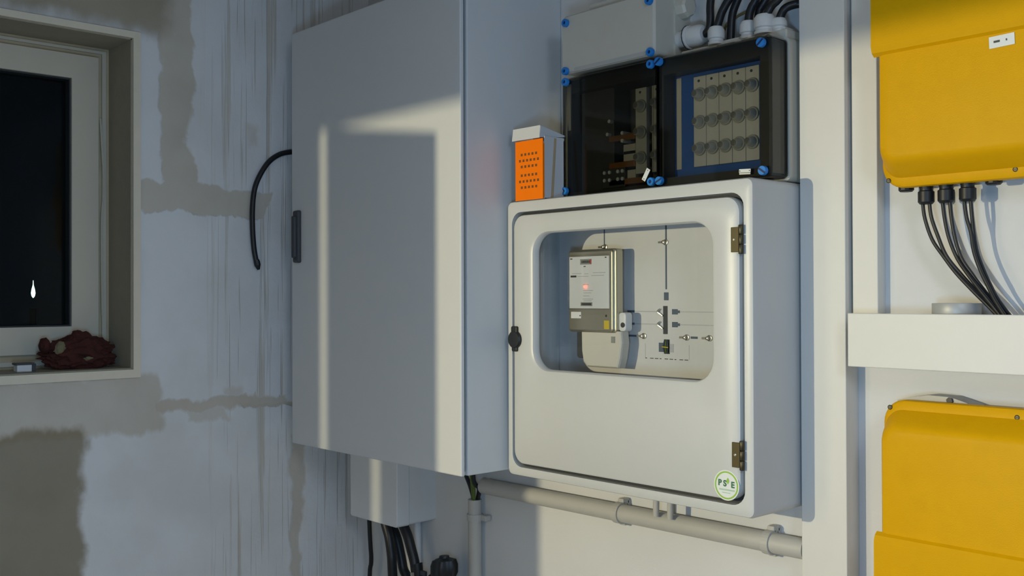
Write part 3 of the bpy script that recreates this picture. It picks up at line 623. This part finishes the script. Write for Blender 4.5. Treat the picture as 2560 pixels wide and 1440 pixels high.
for p, m, lab in (([(-2.180, -.026, 1.150), (-2.181, -.028, 1.185), (-2.188, -.034, 1.22), (-2.198, -.045, 1.262), (-2.205, -.05, 1.323)], 'black', 'black wire bending left out of the upright conduit'),
                  ([(-2.176, -.032, 1.150), (-2.175, -.034, 1.185), (-2.173, -.040, 1.225), (-2.170, -.046, 1.262), (-2.168, -.05, 1.323)], 'gy', 'green and yellow wire rising straight out of the upright conduit'),
                  ([(-2.168, -.022, 1.150), (-2.166, -.024, 1.185), (-2.154, -.030, 1.216), (-2.142, -.060, 1.245), (-2.138, -.065, 1.323)], 'black', 'black wire bending right out of the upright conduit'),
                  ([(-2.170, -.034, 1.150), (-2.168, -.036, 1.185), (-2.158, -.046, 1.22), (-2.148, -.064, 1.255), (-2.146, -.068, 1.323)], 'gy', 'green and yellow wire leaning right out of the upright conduit')):
    tag(part('wire', tube(BM(), p, .0062 if m == 'black' else .0042, 8), m, None, True, loc=p[0]), lab, 'wire')
for x, wh in ((-1.503, 'left'), (-1.462, 'right')):
    tag(part('pipe_stub', tube(BM(), [(x, -.055, 1.245), (x+.0015, -.055, 1.318)], .0072, 12, 1), 'pipe', None, True, loc=(x, -.055, 1.245)), 'short thin pipe under the meter cabinet, the %s of two' % wh, 'pipe', 'thin pipes under the meter cabinet')

# ---------------------------------------------------------------- junction box and cables in the corner
jb = thing('junction_box', 'pale grey junction box under the tall grey cabinet', 'junction box', (-2.5, -.07, 1.086))
bm = BM(); x0, x1, z0, z1 = -2.622, -2.382, 1.086, 1.322
loft(bm, [rr_loop(x0+.004, x1-.004, z0+.003, z1, .006, 0), rr_loop(x0+.002, x1-.002, z0+.002, z1, .007, -.10)])
part('base', bm, 'jbox', jb); part('lid', rbox(BM(), x0, x1, z0, z1, .008, -.102, -.145, .003), 'jbox', jb)
jc = [([(-2.6235, -.075, 1.090), (-2.6236, -.072, 1.0217), (-2.6281, -.066, .9745), (-2.6336, -.06, .9271), (-2.645, -.06, .80), (-2.65, -.06, 0.0)], .0068, 'thin black cable at the left end of the junction box'),
      ([(-2.502, -.105, 1.092), (-2.4925, -.105, 1.0716), (-2.4764, -.105, 1.0387), (-2.4655, -.105, .9964), (-2.4607, -.105, .9531), (-2.462, -.10, .80), (-2.465, -.09, 0.0)], .0145, 'thick black cable in front of another under the junction box'),
      ([(-2.540, -.062, 1.092), (-2.5208, -.062, 1.0573), (-2.498, -.062, 1.0281), (-2.4805, -.062, .9863), (-2.4666, -.062, .9442), (-2.43, -.060, .80), (-2.42, -.055, 0.0)], .0145, 'thick black cable behind another under the junction box'),
      ([(-2.418, -.100, 1.092), (-2.4088, -.100, 1.0786), (-2.3895, -.100, 1.0528), (-2.3728, -.100, 1.0182), (-2.3586, -.100, .9863), (-2.3506, -.100, .9534), (-2.340, -.10, .90), (-2.335, -.10, 0.0)], .0150, 'thick black cable at the right end of the junction box')]
for p, r_, lab in jc:
    tag(part('ground_cable', tube(BM(), p, r_), 'black', None, True, loc=p[-1]), lab, 'cable', 'black cables under the junction box')
tag(part('pipe_stub', tube(BM(), [(-2.452, -.018, 0.0), (-2.452, -.018, 1.092)], .011, 12, 1), 'jbox', None, True, loc=(-2.452, -.018, 0)), 'thin pale pipe on the wall behind the black corner cables', 'pipe')
cc = thing('cable_clamp', 'small shiny cable clamp on the rightmost corner cable', 'clamp', (-2.350, -.100, .94))
part('band', lathe(BM(), (-2.3522, -.100, .960), (.24, 0, -1), [(.0165, 0), (.0175, .001), (.0175, .010), (.0165, .011)], 16), 'steel', cc, True)
part('tab', box(BM(), -2.333, -2.306, -.104, -.094, .955, .969, .002), 'dgrey', cc)
kb = thing('valve_knob', 'black lobed plastic valve knob at the lower edge beside the conduit', 'knob', (-2.23, -.10, 0))
bm = BM(); rings = []
for r_, h in ((.012, -.035), (.030, -.030), (.038, -.012), (.038, .010), (.033, .024), (.016, .030), (.014, .036), (.002, .038)):
    ring = []
    for i in range(40):
        a = 2*math.pi*i/40; q = r_*(1 + (.10*math.cos(6*a) if r_ > .02 else 0)); ring.append((-2.222+q*math.cos(a), -.10+q*math.sin(a)*.9, .994+h + .10*q*math.cos(a)))
    rings.append(ring)
loft(bm, rings); part('knob', bm, 'gland', kb, True)
part('stem', lathe(BM(), (-2.222, -.10, 0), (0, 0, 1), [(.013, 0), (.013, .90), (.018, .905), (.018, .955), (.010, .97)], 14), 'gland', kb, True)
part('valve_body', tube(BM(), [(-2.222, -.10, .94), (-2.25, -.10, .955), (-2.285, -.09, .950), (-2.30, -.05, .93), (-2.30, -.02, .90)], .017, 12), 'gland', kb, True)

# ---------------------------------------------------------------- loose cable on the window wall
ck = thing('loose_cable', 'black cable stub hanging in a hook beside the grey cabinet', 'cable', (-2.712, -.41, 1.833))
part('sheath', tube(BM(), [(-2.690, -.20, 2.188), (-2.708, -.255, 2.190), (-2.716, -.296, 2.187), (-2.718, -.334, 2.175), (-2.718, -.372, 2.144), (-2.718, -.405, 2.088), (-2.718, -.417, 2.035), (-2.718, -.419, 1.964), (-2.718, -.414, 1.894), (-2.716, -.407, 1.852)], .0078), 'black', ck, True)
part('cut_end', lathe(BM(), (-2.716, -.4075, 1.860), (0, .25, -1), [(.008, 0), (.0095, .006), (.0095, .016), (.004, .030)], 8), 'gland', ck)

# ---------------------------------------------------------------- things on the window sill
cb = thing('cloth_bundle', 'dark red crumpled bundle lying on the window sill', 'bundle', (-2.80, -.885, 1.560))
bm = BM(); bmesh.ops.create_icosphere(bm, subdivisions=5, radius=1.0)
for v in bm.verts:
    n_ = v.co.normalized(); f = 1 + .26*mnoise.noise(n_*2.3+Vector((3, 1, 7))) + .22*mnoise.noise(n_*5+Vector((1, 5, 2))) + .14*abs(mnoise.noise(n_*10))
    y = n_.y*f; z = n_.z*f
    prof = .040 + .010*math.exp(-((y-.05)/.45)**2)
    v.co = Vector((-2.805 + n_.x*f*.040, -.886 + y*.093, 1.560 + max(0.0005, prof*.9 + z*prof)))
part('heap', bm, 'cloth', cb, True)
bm = BM(); bmesh.ops.create_icosphere(bm, subdivisions=3, radius=1.0)
for v in bm.verts: n_ = v.co.normalized(); f = 1+.25*mnoise.noise(n_*3); v.co = Vector((-2.80+n_.x*f*.016, -.893+n_.y*f*.014, 1.646+n_.z*f*.017))
part('peak', bm, 'cloth', cb, True)
bm = BM(); bmesh.ops.create_icosphere(bm, subdivisions=3, radius=1.0)
for v in bm.verts: n_ = v.co.normalized(); f = 1+.2*mnoise.noise(n_*3); v.co = Vector((-2.80+n_.x*f*.020, -.975+n_.y*f*.014, 1.625+n_.z*f*.020))
part('fold', bm, 'cloth', cb, True)
for yy, zz, sy_, sz_ in ((-.945, 1.618, .013, .017), (-.868, 1.590, .017, .008)):
    bm = BM(); bmesh.ops.create_icosphere(bm, subdivisions=3, radius=1.0)
    for v in bm.verts: n_ = v.co.normalized(); f = 1+.25*mnoise.noise(n_*2.5+Vector((yy*9, 0, 0))); v.co = Vector((-2.774+n_.x*f*.010, yy+n_.y*f*sy_*(1+.5*mnoise.noise(n_*4)), zz+n_.z*f*sz_ + n_.y*.004))
    part('pale_patch', bm, 'clothp', cb, True)
sb = thing('small_box', 'tiny pale box with dark lid lying on the window sill', 'box', (-2.79, -1.03, 1.560))
part('body', box(BM(), -2.805, -2.775, -1.050, -1.014, 1.5600, 1.578, .0015), 'mface', sb)
part('lid', box(BM(), -2.808, -2.772, -1.053, -1.008, 1.578, 1.583, .001), 'dgrey', sb)
part('side', box(BM(), -2.806, -2.774, -1.014, -1.004, 1.5600, 1.580, .001), 'dgrey', sb)

# ---------------------------------------------------------------- far light outside in the dark
fl = thing('outdoor_lamp', 'bright upright light shining far outside behind the dark pane', 'lamp', (-9.224, 1.008, 0.0))
part('lamp_post', lathe(BM(), (-9.224, 1.008, -1.0), (0, 0, 1), [(.03, 0), (.03, 2.66)], 10), 'gland', fl)
part('lamp_tube', lathe(BM(), (-9.224, 1.008, 1.66), (0, 0, 1), [(.003, .09), (.013, .105), (.018, .130), (.013, .165), (.004, .20), (.002, .24)], 12), 'lampm', fl, True)
